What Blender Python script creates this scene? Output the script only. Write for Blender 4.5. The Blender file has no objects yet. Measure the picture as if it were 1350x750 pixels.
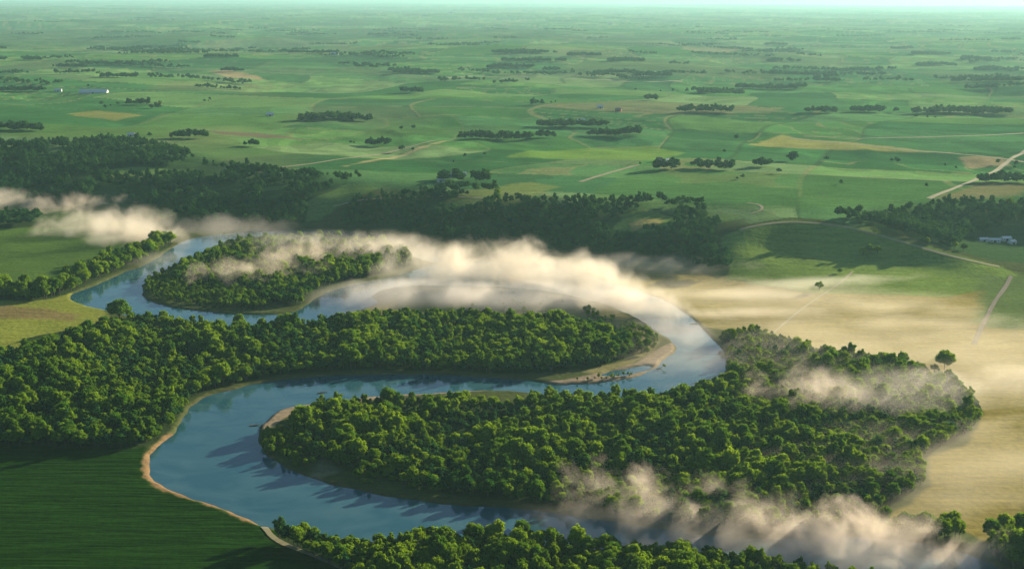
import bpy, bmesh, math, random, time
import numpy as np
from mathutils import Matrix, Vector

T0 = time.time()
R = math.radians
rng = np.random.default_rng(11)
random.seed(11)
scene = bpy.context.scene
C = scene.collection

# ------------------------------------------------------------------ survey
# The camera stands on a 300 m high aircraft; at() turns a bearing read off the
# photograph into a point of the real ground at height z.
CAM_H, FPX = 300.0, 1600.0
PITCH = math.atan(378.0 / FPX)
ROLL = R(0.34)
_f = np.array([0, math.cos(PITCH), -math.sin(PITCH)])
_r0 = np.array([1.0, 0, 0]); _u0 = np.cross(_r0, _f)
_r = _r0 * math.cos(ROLL) + _u0 * math.sin(ROLL)
_u = np.cross(_r, _f)

def at(px, py, z=0.0):
    d = _f + _r * ((px - 675) / FPX) - _u * ((py - 375) / FPX)
    t = (CAM_H - z) / max(1e-6, -d[2])
    return np.array([d[0] * t, d[1] * t])

def project(p):
    v = np.asarray(p, float) - np.array([0, 0, CAM_H])
    w = v @ _f
    return 675 + FPX * (v @ _r) / w, 375 - FPX * (v @ _u) / w, w

def poly(pts, z=0.0):
    return np.array([at(p[0], p[1], p[2] if len(p) > 2 else z) for p in pts])

# ------------------------------------------------------------------ maths
def _hash(ix, iy, seed):
    h = (ix.astype(np.int64) * 374761393 + iy.astype(np.int64) * 668265263 + seed * 974634777) & 0xFFFFFFFF
    h = ((h ^ (h >> 13)) * 1274126177) & 0xFFFFFFFF
    h = (h ^ (h >> 16)) & 0xFFFFFFFF
    return h / 4294967295.0

def vnoise(x, y, seed=0):
    ix, iy = np.floor(x), np.floor(y)
    fx, fy = x - ix, y - iy
    fx = fx * fx * fx * (fx * (fx * 6 - 15) + 10); fy = fy * fy * fy * (fy * (fy * 6 - 15) + 10)
    a = _hash(ix, iy, seed); b = _hash(ix + 1, iy, seed)
    c = _hash(ix, iy + 1, seed); d = _hash(ix + 1, iy + 1, seed)
    return (a * (1 - fx) + b * fx) * (1 - fy) + (c * (1 - fx) + d * fx) * fy

def fbm(x, y, seed=0, octv=3):
    s = 0; a = 1.0; t = 0
    for k in range(octv):
        s = s + a * vnoise(x * 2 ** k, y * 2 ** k, seed + 17 * k); t += a; a *= .5
    return s / t

def sstep(a, b, x):
    t = np.clip((x - a) / (b - a), 0, 1)
    return t * t * (3 - 2 * t)

def inside(x, y, P):
    x = np.asarray(x, float); y = np.asarray(y, float)
    r = np.zeros(x.shape, bool)
    bx = (x > P[:, 0].min()) & (x < P[:, 0].max()) & (y > P[:, 1].min()) & (y < P[:, 1].max())
    xs, ys = x[bx], y[bx]; rr = np.zeros(xs.shape, bool)
    n = len(P)
    for i in range(n):
        x1, y1 = P[i]; x2, y2 = P[(i + 1) % n]
        if y1 == y2: continue
        c = ((y1 > ys) != (y2 > ys)) & (xs < (x2 - x1) * (ys - y1) / (y2 - y1) + x1)
        rr ^= c
    r[bx] = rr
    return r

def dist_line(x, y, P, closed=False, reach=None):
    x = np.asarray(x, float); y = np.asarray(y, float)
    d = np.full(x.shape, 1e12)
    n = len(P)
    for i in range(n if closed else n - 1):
        a = P[i]; b = P[(i + 1) % n]; e = b - a; L = max(1e-9, e @ e)
        if reach is not None:
            m = (x > min(a[0], b[0]) - reach) & (x < max(a[0], b[0]) + reach) & (y > min(a[1], b[1]) - reach) & (y < max(a[1], b[1]) + reach)
            xx, yy = x[m], y[m]
            t = np.clip(((xx - a[0]) * e[0] + (yy - a[1]) * e[1]) / L, 0, 1)
            d[m] = np.minimum(d[m], (xx - a[0] - t * e[0]) ** 2 + (yy - a[1] - t * e[1]) ** 2)
        else:
            t = np.clip(((x - a[0]) * e[0] + (y - a[1]) * e[1]) / L, 0, 1)
            d = np.minimum(d, (x - a[0] - t * e[0]) ** 2 + (y - a[1] - t * e[1]) ** 2)
    return np.sqrt(d)

def smooth_loop(P, it=2, closed=True):
    for _ in range(it):
        Q = []
        n = len(P)
        if not closed: Q.append(P[0])
        for i in range(n if closed else n - 1):
            a, b = P[i], P[(i + 1) % n]
            Q += [a * .75 + b * .25, a * .25 + b * .75]
        if not closed: Q.append(P[-1])
        P = np.array(Q)
    return P

# ------------------------------------------------------------------ the river
W_NORTH = poly([(300,306),(262,311),(238,318),(215,334),(190,349),(165,357),(140,369),(118,378),(100,384),(91,391),(104,399),(135,407),
  (180,418),(240,426),(300,430),(350,430),(400,427),(440,418),(478,407),(500,398),(489,391),(494,383),(520,377),(560,375),(620,375),
  (690,379),(740,385),(790,397),(828,411),(855,428),(880,442),(893,455),(890,463),(880,470),(868,481),(850,491),(835,497),(790,503),(735,506),
  (690,508),(690,516),(740,518),(800,524),(860,526),(910,515),(945,500),(958,484),(956,464),(941,446),(927,432),(905,411),(870,391),(840,382),(800,369),
  (760,356),(700,345),(650,341),(600,342),(565,348),(540,357),(520,364),(480,371),(440,381),(415,392),(403,403),(385,411),(350,414),
  (300,412),(260,408),(220,403),(200,397),(188,388),(186,378),(192,368),(210,357),(235,345),(262,334),(285,323),(300,315)])
W_BACK = poly([(285,309),(330,303),(400,301),(460,304),(520,311),(565,322),(600,338),(575,348),(545,336),(500,321),(430,311),(360,309),(290,318)])
W_SOUTH = poly([(740,506),(690,499),(640,495),(560,492),(480,491),(400,495),(340,503),(300,513),(268,521),(258,530),(246,540),(240,548),(238,558),
  (228,572),(215,582),(204,591),(196,602),(193,615),(198,628),(215,640),(245,651),(275,661),(305,671),(335,685),(350,693),(390,700),(450,708),
  (520,711),(560,707),(582,703),(610,706),(680,711),(760,719),(860,729),(960,741),(1060,755),(1160,771),(1440,835),(1470,815),(1400,785),
  (1340,760),(1310,742),(1270,725),(1230,716),(1180,708),(1120,703),(1060,706),(1000,708),(940,704),(880,696),(820,686),(760,677),(700,670),
  (640,666),(580,662),(540,656),(500,649),(460,641),(430,634),(400,625),(375,614),(355,601),(344,588),(340,575),(343,563),(350,552),(364,541),
  (390,533),(430,528),(480,522),(540,518),(600,515),(650,512),(700,516),(740,517)])
W_SIDE = poly([(786,493),(818,485),(850,480),(864,481),(846,488),(812,495)])
W_POND = poly([(1250,533),(1258,532),(1260,552),(1254,556)])
WATERS = [smooth_loop(W_NORTH, 2), smooth_loop(W_BACK, 2), smooth_loop(W_SOUTH, 2), smooth_loop(W_SIDE, 2), W_POND]
WATER_Z = -1.3

def water_sd(x, y):
    """signed distance to the river's edge, negative in the water (saturates at 60 m)"""
    ins = np.zeros(x.shape, bool); d = np.full(x.shape, 60.0)
    for P in WATERS:
        i = inside(x, y, P); dd = np.minimum(dist_line(x, y, P, True, reach=60), 60)
        s = np.where(i, -dd, dd)
        d = np.minimum(d, s)
    return d

# ------------------------------------------------------------------ terrain height
GX0, GX1, GY0, GY1, GS = -1900, 1900, 1000, 3400, 10
gx = np.arange(GX0, GX1 + 1, GS); gy = np.arange(GY0, GY1 + 1, GS)
GXX, GYY = np.meshgrid(gx, gy)
FOOT = [(-500,268),(0,272),(110,276),(200,290),(250,298),(360,296),(430,297),(500,304),(560,316),(620,328),(720,334),(800,339),(880,350),(935,374),
        (990,388),(1060,396),(1150,402),(1250,398),(1310,380),(1360,366),(1480,366)]
LINES = [
  [(a, b, 0) for a, b in FOOT],
  [(-500,225,30),(0,228,30),(120,225,30),(230,234,30),(330,252,30),(420,266,28),(470,268,28),(520,268,30),(600,275,30),(700,284,29),(800,292,28),(880,304,26),(925,322,20),(945,340,12)],
  [(-500,186,48),(0,190,48),(80,183,48),(170,180,48),(250,200,46),(300,214,45),(400,226,45),(500,238,45),(560,245,45),(640,250,44),(700,258,44),(760,262,45),(850,264,45),(940,264,45),(1000,268,46),(1060,272,47),(1100,275,47),(1150,272,46),(1230,263,46),(1290,259,46),(1350,257,46),(1500,257,46)],
  [(-500,165,47),(0,165,47),(300,190,46),(700,240,46),(1000,255,47),(1100,262,47),(1500,245,47)],
  # the hill with its lit crest
  [(948,306,34),(975,298,40),(1010,291,44),(1045,288,46),(1100,291,45),(1150,301,40),(1200,315,32),(1250,331,22),(1290,343,14),(1322,352,7)],
  [(965,338,14),(1000,333,16),(1050,330,16),(1100,333,15),(1150,339,12),(1200,349,8),(1255,358,4)],
  # the ravine behind it
  [(1480,335,2),(1400,328,3),(1340,322,5),(1280,315,9),(1210,304,18),(1150,295,30)],
  [(950,318,22),(955,340,14),(950,365,4)],
]
Hg = np.full(GXX.shape, np.nan)
foot = poly(FOOT)
fy = np.interp(gx, foot[:, 0], foot[:, 1])
Hg[GYY < fy[None, :]] = 0
Hg[GYY > 2700] = 46
for L in LINES:
    P = [np.array([*at(a, b, z), z]) for a, b, z in L]
    for a, b in zip(P[:-1], P[1:]):
        n = max(2, int(np.hypot(*(b - a)[:2]) / 4))
        for t in np.linspace(0, 1, n):
            q = a * (1 - t) + b * t
            i = int(round((q[1] - GY0) / GS)); j = int(round((q[0] - GX0) / GS))
            if 0 <= i < Hg.shape[0] and 0 <= j < Hg.shape[1]: Hg[i, j] = q[2]
fixed = ~np.isnan(Hg)
H = np.where(fixed, Hg, 46.0)
for it in range(4000):
    Hp = np.pad(H, 1, mode='edge')
    A = (Hp[:-2, 1:-1] + Hp[2:, 1:-1] + Hp[1:-1, :-2] + Hp[1:-1, 2:]) * .25
    H = np.where(fixed, H, A)
for it in range(9):
    Hp = np.pad(H, 1, mode='edge')
    A = (Hp[:-2, 1:-1] + Hp[2:, 1:-1] + Hp[1:-1, :-2] + Hp[1:-1, 2:]) * .25
    H = .4 * H + .6 * A

def base_h(x, y):
    u = np.clip((x - GX0) / GS, 0, len(gx) - 1.001); v = np.clip((y - GY0) / GS, 0, len(gy) - 1.001)
    i = np.floor(v).astype(int); j = np.floor(u).astype(int); fu = u - j; fv = v - i
    return (H[i, j] * (1 - fu) + H[i, j + 1] * fu) * (1 - fv) + (H[i + 1, j] * (1 - fu) + H[i + 1, j + 1] * fu) * fv

def height(x, y, banks=True):
    x = np.asarray(x, float); y = np.asarray(y, float)
    h = base_h(x, y)
    r = np.hypot(x, y)
    up = sstep(38, 46, h) * sstep(1500, 2600, r)
    far = sstep(2200, 5000, r)
    wx = x + 120 * (vnoise(x / 600, y / 600, 5) - .5); wy = y + 120 * (vnoise(x / 600, y / 600, 6) - .5)
    u = (fbm(wx / 620, wy / 620, 1, 3) - .5) * 40 + (fbm(wx / 2100, wy / 1700, 2, 2) - .5) * 70 * far
    ridge = 1 - np.abs(2 * vnoise(wx / 430 + 3.3, wy / 520, 9) - 1)
    u = u - 7 * ridge * (0.4 + far)
    h = h + up * u
    slope = sstep(2, 14, h) * (1 - sstep(40, 47, h))
    h = h + slope * (fbm(x / 130, y / 170, 4, 3) - .5) * 15 * (1 - .78 * sstep(250, 330, x) * (1 - sstep(1600, 1700, y)))
    if banks:
        low = (h < 3) & (y < 1750) & (r > 480)
        if low.any():
            xs, ys = x[low], y[low]
            d = water_sd(xs, ys)
            d = d + (fbm(xs / 14, ys / 14, 31, 2) - .5) * 4
            z = h[low] + .5 * (vnoise(xs / 60, ys / 60, 8) - .5)
            bank = sstep(-5, 4, d)
            h = h.copy(); h[low] = z * bank + (1 - bank) * -3.2
    return h

def at_ground(px, py):
    """where the line of sight first meets the ground"""
    zs = np.linspace(78, -3, 500)
    P = np.array([at(px, py, z) for z in zs])
    hz = height(P[:, 0], P[:, 1], banks=False)
    k = np.where(zs <= hz)[0]
    k = int(k[0]) if len(k) else 499
    k = max(k, 1)
    a0, a1 = zs[k - 1] - hz[k - 1], zs[k] - hz[k]
    t = a0 / (a0 - a1) if a0 != a1 else 0.0
    p = P[k - 1] * (1 - t) + P[k] * t
    return float(p[0]), float(p[1]), float(height(np.array([p[0]]), np.array([p[1]]), banks=False)[0])

# ------------------------------------------------------------------ areas (woods, fields)
WOODS = {
 'south bank': [(352,706),(400,712),(450,717),(520,722),(560,720),(600,711),(700,717),(800,726),(900,736),(1000,747),(1100,760),(1190,778),(1230,900),(560,900),(490,790),(440,752),(395,725),(360,712)],
 'near peninsula': [(385,560),(400,548),(440,541),(500,535),(560,532),(650,530),(740,531),(860,534),(925,520),(958,500),(962,480),(958,462),(944,450),(985,440),(1020,448),(1070,468),(1120,478),(1190,486),(1235,494),(1262,512),(1287,540),(1290,560),(1268,578),(1222,596),(1208,612),(1220,636),(1196,655),(1150,680),(1090,697),(1000,702),(940,699),(880,691),(820,681),(760,672),(700,664),(640,657),(590,652),(540,641),(480,626),(430,612),(392,592)],
 'middle peninsula': [(-420,480),(-100,475),(0,468),(60,458),(110,443),(150,430),(190,424),(240,432),(300,436),(350,436),(400,433),(440,428),(500,420),(560,419),(640,420),(740,424),(790,432),(826,446),(838,462),(815,478),(760,487),(690,494),(640,491),(560,488),(480,487),(400,491),(340,499),(300,508),(262,518),(242,538),(232,558),(214,576),(196,588),(150,592),(0,588),(-200,586),(-500,586)],
 'island': [(228,372),(240,354),(290,331),(340,319),(430,316),(500,323),(548,340),(538,352),(500,362),(440,374),(412,388),(398,402),(370,404),(350,392),(300,378),(250,378)],
 'upstream bank': [(-300,392),(-100,394),(0,395),(60,397),(92,386),(118,374),(140,364),(165,353),(188,345),(212,331),(230,322),(218,315),(190,330),(160,338),(130,349),(100,368),(60,384),(0,382),(-300,378)],
 'far left floor': [(-300,286),(0,288),(52,291),(48,299),(0,302),(-300,302)],
 'east bank': [(1296,716),(1330,700),(1350,694),(1500,690),(1500,830),(1400,775),(1340,752),(1312,738)],
}
WOODS_UP = {
 'left bluff': [(-400,196,48),(0,200,45),(60,192,46),(150,184,47),(200,190,46),(248,208,42),(270,217,42),(350,224,44),(430,232,44),(508,240,43),(480,249,38),(430,258,33),(405,275,20),(425,290,6),(400,298,2),(300,299,1),(235,296,2),(215,276,6),(130,264,8),(0,262,8),(-400,262,8)],
 'centre bluff': [(448,298,2),(455,272,24),(500,258,36),(560,251,42),(650,250,43),(660,262,40),(690,262,43),(760,264,44),(850,268,43),(940,266,44),(985,276,40),(960,292,30),(948,300,32),(940,322,20),(962,350,10),(960,366,2),(940,368,2),(900,346,2),(800,336,2),(720,331,2),(600,322,2),(540,308,2)],
 'ravine': [(1095,291,43),(1150,279,43),(1230,268,44),(1290,265,44),(1350,266,44),(1460,266,44),(1460,318,4),(1350,312,6),(1290,312,9),(1270,320,10),(1265,333,13),(1240,325,19),(1200,312,28),(1150,298,36),(1110,291,42)],
}
CLEARINGS = [poly(p) for p in (
  [(130,222,38),(180,218,38),(262,222,38),(250,227,36),(150,228,36)],
  [(405,262,30),(470,244,36),(520,246,38),(480,262,30),(425,285,12),(400,292,6)],
  [(800,318,14),(820,293,25),(850,286,28),(897,298,24),(885,318,14)],
  [(203,269,20),(262,253,27),(278,256,26),(216,273,18)],
  [(300,246,32),(390,240,38),(400,246,35),(310,252,30)],
  [(575,268,34),(640,256,40),(668,262,40),(600,276,32)],
  [(925,268,42),(985,270,42),(1010,285,40),(960,296,32),(930,290,36)],
)]
CLEARINGS.append(poly([(1040,498),(1085,492),(1095,502),(1050,508)]))
SCRUB = {
 'peninsula tip': [(346,592),(343,575),(350,560),(372,552),(392,556),(396,580),(430,600),(480,612),(540,630),(590,650),(560,655),(500,645),(430,630),(375,612),(354,600)],
 'gravel bar edge': [(770,490),(840,470),(838,450),(800,426),(740,415),(760,404),(800,412),(845,432),(870,448),(862,462),(835,480),(800,494)],
 'bar islet': [(752,503),(790,497),(835,493),(852,494),(830,500),(780,505)],
 'island shore': [(192,385),(194,370),(232,354),(236,374),(300,380),(360,396),(350,408),(260,403),(210,395)],
 'east shore': [(1130,690),(1160,680),(1200,690),(1230,688),(1290,706),(1310,735),(1270,720),(1230,712),(1160,704)],
 'bar meadow': [(520,392),(560,384),(680,386),(760,396),(760,410),(640,412),(520,410)],
}
WOOD_P = {k: smooth_loop(poly(v), 1) for k, v in WOODS.items()}
WOOD_P.update({k: smooth_loop(poly(v), 1) for k, v in WOODS_UP.items()})
SCRUB_P = {k: poly(v) for k, v in SCRUB.items()}

# ------------------------------------------------------------------ materials
def new_mat(name):
    m = bpy.data.materials.new(name); m.use_nodes = True
    nt = m.node_tree; nt.nodes.clear()
    return m, nt, nt.nodes, nt.links

def N(nodes, t, **kw):
    n = nodes.new(t)
    for k, v in kw.items():
        if k in ('op', 'operation'): n.operation = v
        elif hasattr(n, k): setattr(n, k, v)
    return n

def mathn(nodes, links, op, a, b=None, c=None):
    n = nodes.new('ShaderNodeMath'); n.operation = op
    for i, v in enumerate((a, b, c)):
        if v is None: continue
        if isinstance(v, (int, float)): n.inputs[i].default_value = v
        else: links.new(v, n.inputs[i])
    return n.outputs[0]

def simple(name, col, rough=.85, var=.25, scale=.3):
    m, nt, ns, L = new_mat(name)
    out = ns.new('ShaderNodeOutputMaterial'); b = ns.new('ShaderNodeBsdfPrincipled')
    b.inputs['Roughness'].default_value = rough; b.inputs['Specular IOR Level'].default_value = .2
    g = ns.new('ShaderNodeNewGeometry'); no = ns.new('ShaderNodeTexNoise'); no.inputs['Scale'].default_value = scale; no.inputs['Detail'].default_value = 5
    L.new(g.outputs['Position'], no.inputs['Vector'])
    f = mathn(ns, L, 'MULTIPLY_ADD', no.outputs['Fac'], 2 * var, 1 - var)
    mx = ns.new('ShaderNodeVectorMath'); mx.operation = 'SCALE'; mx.inputs[0].default_value = col
    L.new(f, mx.inputs['Scale']); L.new(mx.outputs[0], b.inputs['Base Color'])
    L.new(b.outputs[0], out.inputs[0])
    return m

def ground_material():
    m, nt, ns, L = new_mat('ground_cover')
    out = ns.new('ShaderNodeOutputMaterial'); b = ns.new('ShaderNodeBsdfPrincipled')
    b.inputs['Roughness'].default_value = 1.0; b.inputs['Specular IOR Level'].default_value = 0
    at_ = ns.new('ShaderNodeAttribute'); at_.attribute_name = 'cover'
    rw = ns.new('ShaderNodeAttribute'); rw.attribute_name = 'rows'
    g = ns.new('ShaderNodeNewGeometry')
    def noise(scale, detail, vec=None, stretch=None):
        n = ns.new('ShaderNodeTexNoise'); n.inputs['Scale'].default_value = scale; n.inputs['Detail'].default_value = detail
        v = g.outputs['Position']
        if stretch:
            mp = ns.new('ShaderNodeMapping'); mp.inputs['Rotation'].default_value = (0, 0, stretch[1]); mp.inputs['Scale'].default_value = stretch[0]
            L.new(v, mp.inputs['Vector']); v = mp.outputs[0]
        L.new(v, n.inputs['Vector']); return n.outputs['Fac']
    n1 = noise(.012, 4); n2 = noise(.22, 5); n3 = noise(.03, 4, stretch=((1, 7, 1), R(8))); n4 = noise(.9, 3)
    a = mathn(ns, L, 'MULTIPLY_ADD', n1, .7, .65)
    a2 = mathn(ns, L, 'MULTIPLY_ADD', n2, .9, .55)
    a3 = mathn(ns, L, 'MULTIPLY_ADD', n3, .9, .55)
    a4 = mathn(ns, L, 'MULTIPLY_ADD', n4, .7, .65)
    f = mathn(ns, L, 'MULTIPLY', mathn(ns, L, 'MULTIPLY', a, a2), mathn(ns, L, 'MULTIPLY', a3, a4))
    # sown rows
    w = ns.new('ShaderNodeTexNoise'); w.inputs['Scale'].default_value = 1.0; w.inputs['Detail'].default_value = 4; w.inputs['Roughness'].default_value = .6; w.inputs['Distortion'].default_value = .25
    mp = ns.new('ShaderNodeMapping'); mp.inputs['Rotation'].default_value = (0, 0, R(20)); mp.inputs['Scale'].default_value = (.022, .26, 1)
    L.new(g.outputs['Position'], mp.inputs['Vector']); L.new(mp.outputs[0], w.inputs['Vector'])
    wsh = ns.new('ShaderNodeMapRange'); wsh.inputs['From Min'].default_value = .35; wsh.inputs['From Max'].default_value = .65; L.new(w.outputs['Fac'], wsh.inputs['Value'])
    wf = mathn(ns, L, 'MULTIPLY', wsh.outputs[0], rw.outputs['Fac'])
    rowf = mathn(ns, L, 'MULTIPLY_ADD', wf, -.5, 1.1)
    f = mathn(ns, L, 'MULTIPLY', f, rowf)
    sc = ns.new('ShaderNodeVectorMath'); sc.operation = 'SCALE'; L.new(at_.outputs['Color'], sc.inputs[0]); L.new(f, sc.inputs['Scale'])
    # a little drier tone in places
    mixc = ns.new('ShaderNodeMix'); mixc.data_type = 'RGBA'; mixc.blend_type = 'MULTIPLY'
    L.new(mathn(ns, L, 'MULTIPLY', n3, .6), mixc.inputs[0]); L.new(sc.outputs[0], mixc.inputs[6]); mixc.inputs[7].default_value = (1.25, 1.0, .75, 1)
    L.new(mixc.outputs[2], b.inputs['Base Color'])
    bp = ns.new('ShaderNodeBump'); bp.inputs['Strength'].default_value = .55; bp.inputs['Distance'].default_value = 1.0
    hh = mathn(ns, L, 'ADD', mathn(ns, L, 'MULTIPLY', n2, 1.0), mathn(ns, L, 'MULTIPLY', wf, 1.0))
    L.new(hh, bp.inputs['Height']); L.new(bp.outputs[0], b.inputs['Normal'])
    L.new(b.outputs[0], out.inputs[0])
    return m

def water_material():
    m, nt, ns, L = new_mat('river_water')
    out = ns.new('ShaderNodeOutputMaterial'); b = ns.new('ShaderNodeBsdfPrincipled')
    b.inputs['Roughness'].default_value = .05; b.inputs['IOR'].default_value = 1.34
    g = ns.new('ShaderNodeNewGeometry')
    mp = ns.new('ShaderNodeMapping'); mp.inputs['Scale'].default_value = (1, 1.6, 1); L.new(g.outputs['Position'], mp.inputs['Vector'])
    n1 = ns.new('ShaderNodeTexNoise'); n1.inputs['Scale'].default_value = .02; n1.inputs['Detail'].default_value = 5; n1.inputs['Distortion'].default_value = 1.5
    n2 = ns.new('ShaderNodeTexNoise'); n2.inputs['Scale'].default_value = .5; n2.inputs['Detail'].default_value = 4
    L.new(mp.outputs[0], n1.inputs['Vector']); L.new(mp.outputs[0], n2.inputs['Vector'])
    cr = ns.new('ShaderNodeValToRGB'); cr.color_ramp.elements[0].position = .38; cr.color_ramp.elements[1].position = .66
    cr.color_ramp.elements[0].color = (.014, .068, .092, 1); cr.color_ramp.elements[1].color = (.034, .094, .112, 1)
    L.new(n1.outputs['Fac'], cr.inputs[0]); L.new(cr.outputs[0], b.inputs['Base Color'])
    bp = ns.new('ShaderNodeBump'); bp.inputs['Strength'].default_value = .14; bp.inputs['Distance'].default_value = .3
    L.new(n2.outputs['Fac'], bp.inputs['Height']); L.new(bp.outputs[0], b.inputs['Normal'])
    L.new(b.outputs[0], out.inputs[0])
    return m

def leaf_material(name, dark, light, trans=.35):
    m, nt, ns, L = new_mat(name)
    out = ns.new('ShaderNodeOutputMaterial')
    oi = ns.new('ShaderNodeObjectInfo'); g = ns.new('ShaderNodeNewGeometry')
    n = ns.new('ShaderNodeTexNoise'); n.inputs['Scale'].default_value = .35; n.inputs['Detail'].default_value = 3; L.new(g.outputs['Position'], n.inputs['Vector'])
    n2 = ns.new('ShaderNodeTexNoise'); n2.inputs['Scale'].default_value = .012; n2.inputs['Detail'].default_value = 2; L.new(g.outputs['Position'], n2.inputs['Vector'])
    f = mathn(ns, L, 'ADD', mathn(ns, L, 'MULTIPLY', oi.outputs['Random'], .7), mathn(ns, L, 'MULTIPLY', n.outputs['Fac'], .5))
    f = mathn(ns, L, 'ADD', f, mathn(ns, L, 'MULTIPLY_ADD', n2.outputs['Fac'], .9, -.5))
    mx = ns.new('ShaderNodeMix'); mx.data_type = 'RGBA'; L.new(f, mx.inputs[0])
    mx.inputs[6].default_value = (*dark, 1); mx.inputs[7].default_value = (*light, 1)
    d = ns.new('ShaderNodeBsdfDiffuse'); t = ns.new('ShaderNodeBsdfTranslucent'); ms = ns.new('ShaderNodeMixShader'); ms.inputs[0].default_value = trans
    br = ns.new('ShaderNodeVectorMath'); br.operation = 'MULTIPLY'; br.inputs[1].default_value = (1.9, 1.65, .5)
    L.new(mx.outputs[2], d.inputs[0]); L.new(mx.outputs[2], br.inputs[0]); L.new(br.outputs[0], t.inputs[0])
    L.new(d.outputs[0], ms.inputs[1]); L.new(t.outputs[0], ms.inputs[2]); L.new(ms.outputs[0], out.inputs[0])
    return m

def mist_material(name, dens, nscale=.028, cut=.62, contrast=2.4, stretch=None, detail=4.5, aniso=.35, col=(1.0, .94, .88)):
    m, nt, ns, L = new_mat(name)
    out = ns.new('ShaderNodeOutputMaterial'); v = ns.new('ShaderNodeVolumePrincipled')
    v.inputs['Color'].default_value = (*col, 1); v.inputs['Anisotropy'].default_value = aniso
    tc = ns.new('ShaderNodeTexCoord'); g = ns.new('ShaderNodeNewGeometry')
    ln = ns.new('ShaderNodeVectorMath'); ln.operation = 'LENGTH'; L.new(tc.outputs['Object'], ln.inputs[0])
    r2 = mathn(ns, L, 'POWER', ln.outputs['Value'], 2.0)
    vec = g.outputs['Position']
    if stretch:
        mp = ns.new('ShaderNodeMapping'); mp.inputs['Rotation'].default_value = (0, 0, stretch[1]); mp.inputs['Scale'].default_value = stretch[0]
        L.new(vec, mp.inputs['Vector']); vec = mp.outputs[0]
    n = ns.new('ShaderNodeTexNoise'); n.inputs['Scale'].default_value = nscale; n.inputs['Detail'].default_value = detail; n.inputs['Distortion'].default_value = .45
    n.inputs['Roughness'].default_value = .62
    L.new(vec, n.inputs['Vector'])
    e = mathn(ns, L, 'SUBTRACT', 1.0, r2)
    q = mathn(ns, L, 'MULTIPLY_ADD', n.outputs['Fac'], contrast, -contrast * .5)
    s = mathn(ns, L, 'ADD', mathn(ns, L, 'MULTIPLY', e, 1.25), q)
    s = mathn(ns, L, 'SUBTRACT', s, cut)
    s = mathn(ns, L, 'MAXIMUM', s, 0.0); s = mathn(ns, L, 'MINIMUM', s, 1.0)
    # nothing at the very rim
    rim = mathn(ns, L, 'MINIMUM', mathn(ns, L, 'MULTIPLY', mathn(ns, L, 'MAXIMUM', e, 0.0), 4.0), 1.0)
    s = mathn(ns, L, 'MULTIPLY', mathn(ns, L, 'MULTIPLY', s, rim), dens)
    L.new(s, v.inputs['Density']); L.new(v.outputs[0], out.inputs['Volume'])
    return m

M_GROUND = ground_material()
M_WATER = water_material()
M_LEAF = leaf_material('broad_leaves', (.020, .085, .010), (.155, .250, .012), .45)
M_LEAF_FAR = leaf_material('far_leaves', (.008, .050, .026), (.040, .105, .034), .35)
M_BARK = simple('bark', (.09, .07, .05), .95)
M_ROAD = simple('dry_dirt', (.17, .15, .085), .95, .3, .08)
M_ROAD2 = simple('pale_gravel', (.19, .175, .095), .95, .3, .08)
M_GULLY = simple('gully_soil', (.052, .043, .026), .95, .6, .12)
M_GRAVEL = simple('river_gravel', (.40, .31, .23), .95, .35, .15)
M_WOOD = simple('drift_wood', (.16, .12, .08), .9)
M_WHITE = simple('white_boards', (.5, .5, .47), .6, .1)
M_METAL = simple('pale_metal_roof', (.55, .55, .53), .8, .1)
M_GREYROOF = simple('grey_shingles', (.16, .15, .15), .9)
M_REDWALL = simple('red_boards', (.3, .06, .04), .8)
M_DARK = simple('dark_glass', (.03, .035, .04), .2)

# ------------------------------------------------------------------ object helpers
def tag(o, label=None, cat=None, group=None, kind=None):
    if label: o['label'] = label
    if cat: o['category'] = cat
    if group: o['group'] = group
    if kind: o['kind'] = kind
    return o

def mesh_obj(name, verts, faces, mat, parent=None, smooth=False):
    me = bpy.data.meshes.new(name)
    me.from_pydata([tuple(map(float, v)) for v in verts], [], [tuple(map(int, f)) for f in faces])
    me.materials.append(mat)
    if smooth: me.polygons.foreach_set('use_smooth', [True] * len(me.polygons))
    me.update()
    o = bpy.data.objects.new(name, me); C.objects.link(o)
    if parent: o.parent = parent
    return o

def empty(name, loc, rz=0):
    o = bpy.data.objects.new(name, None); C.objects.link(o); o.location = loc; o.rotation_euler = (0, 0, rz); o.empty_display_size = 3
    return o

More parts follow.
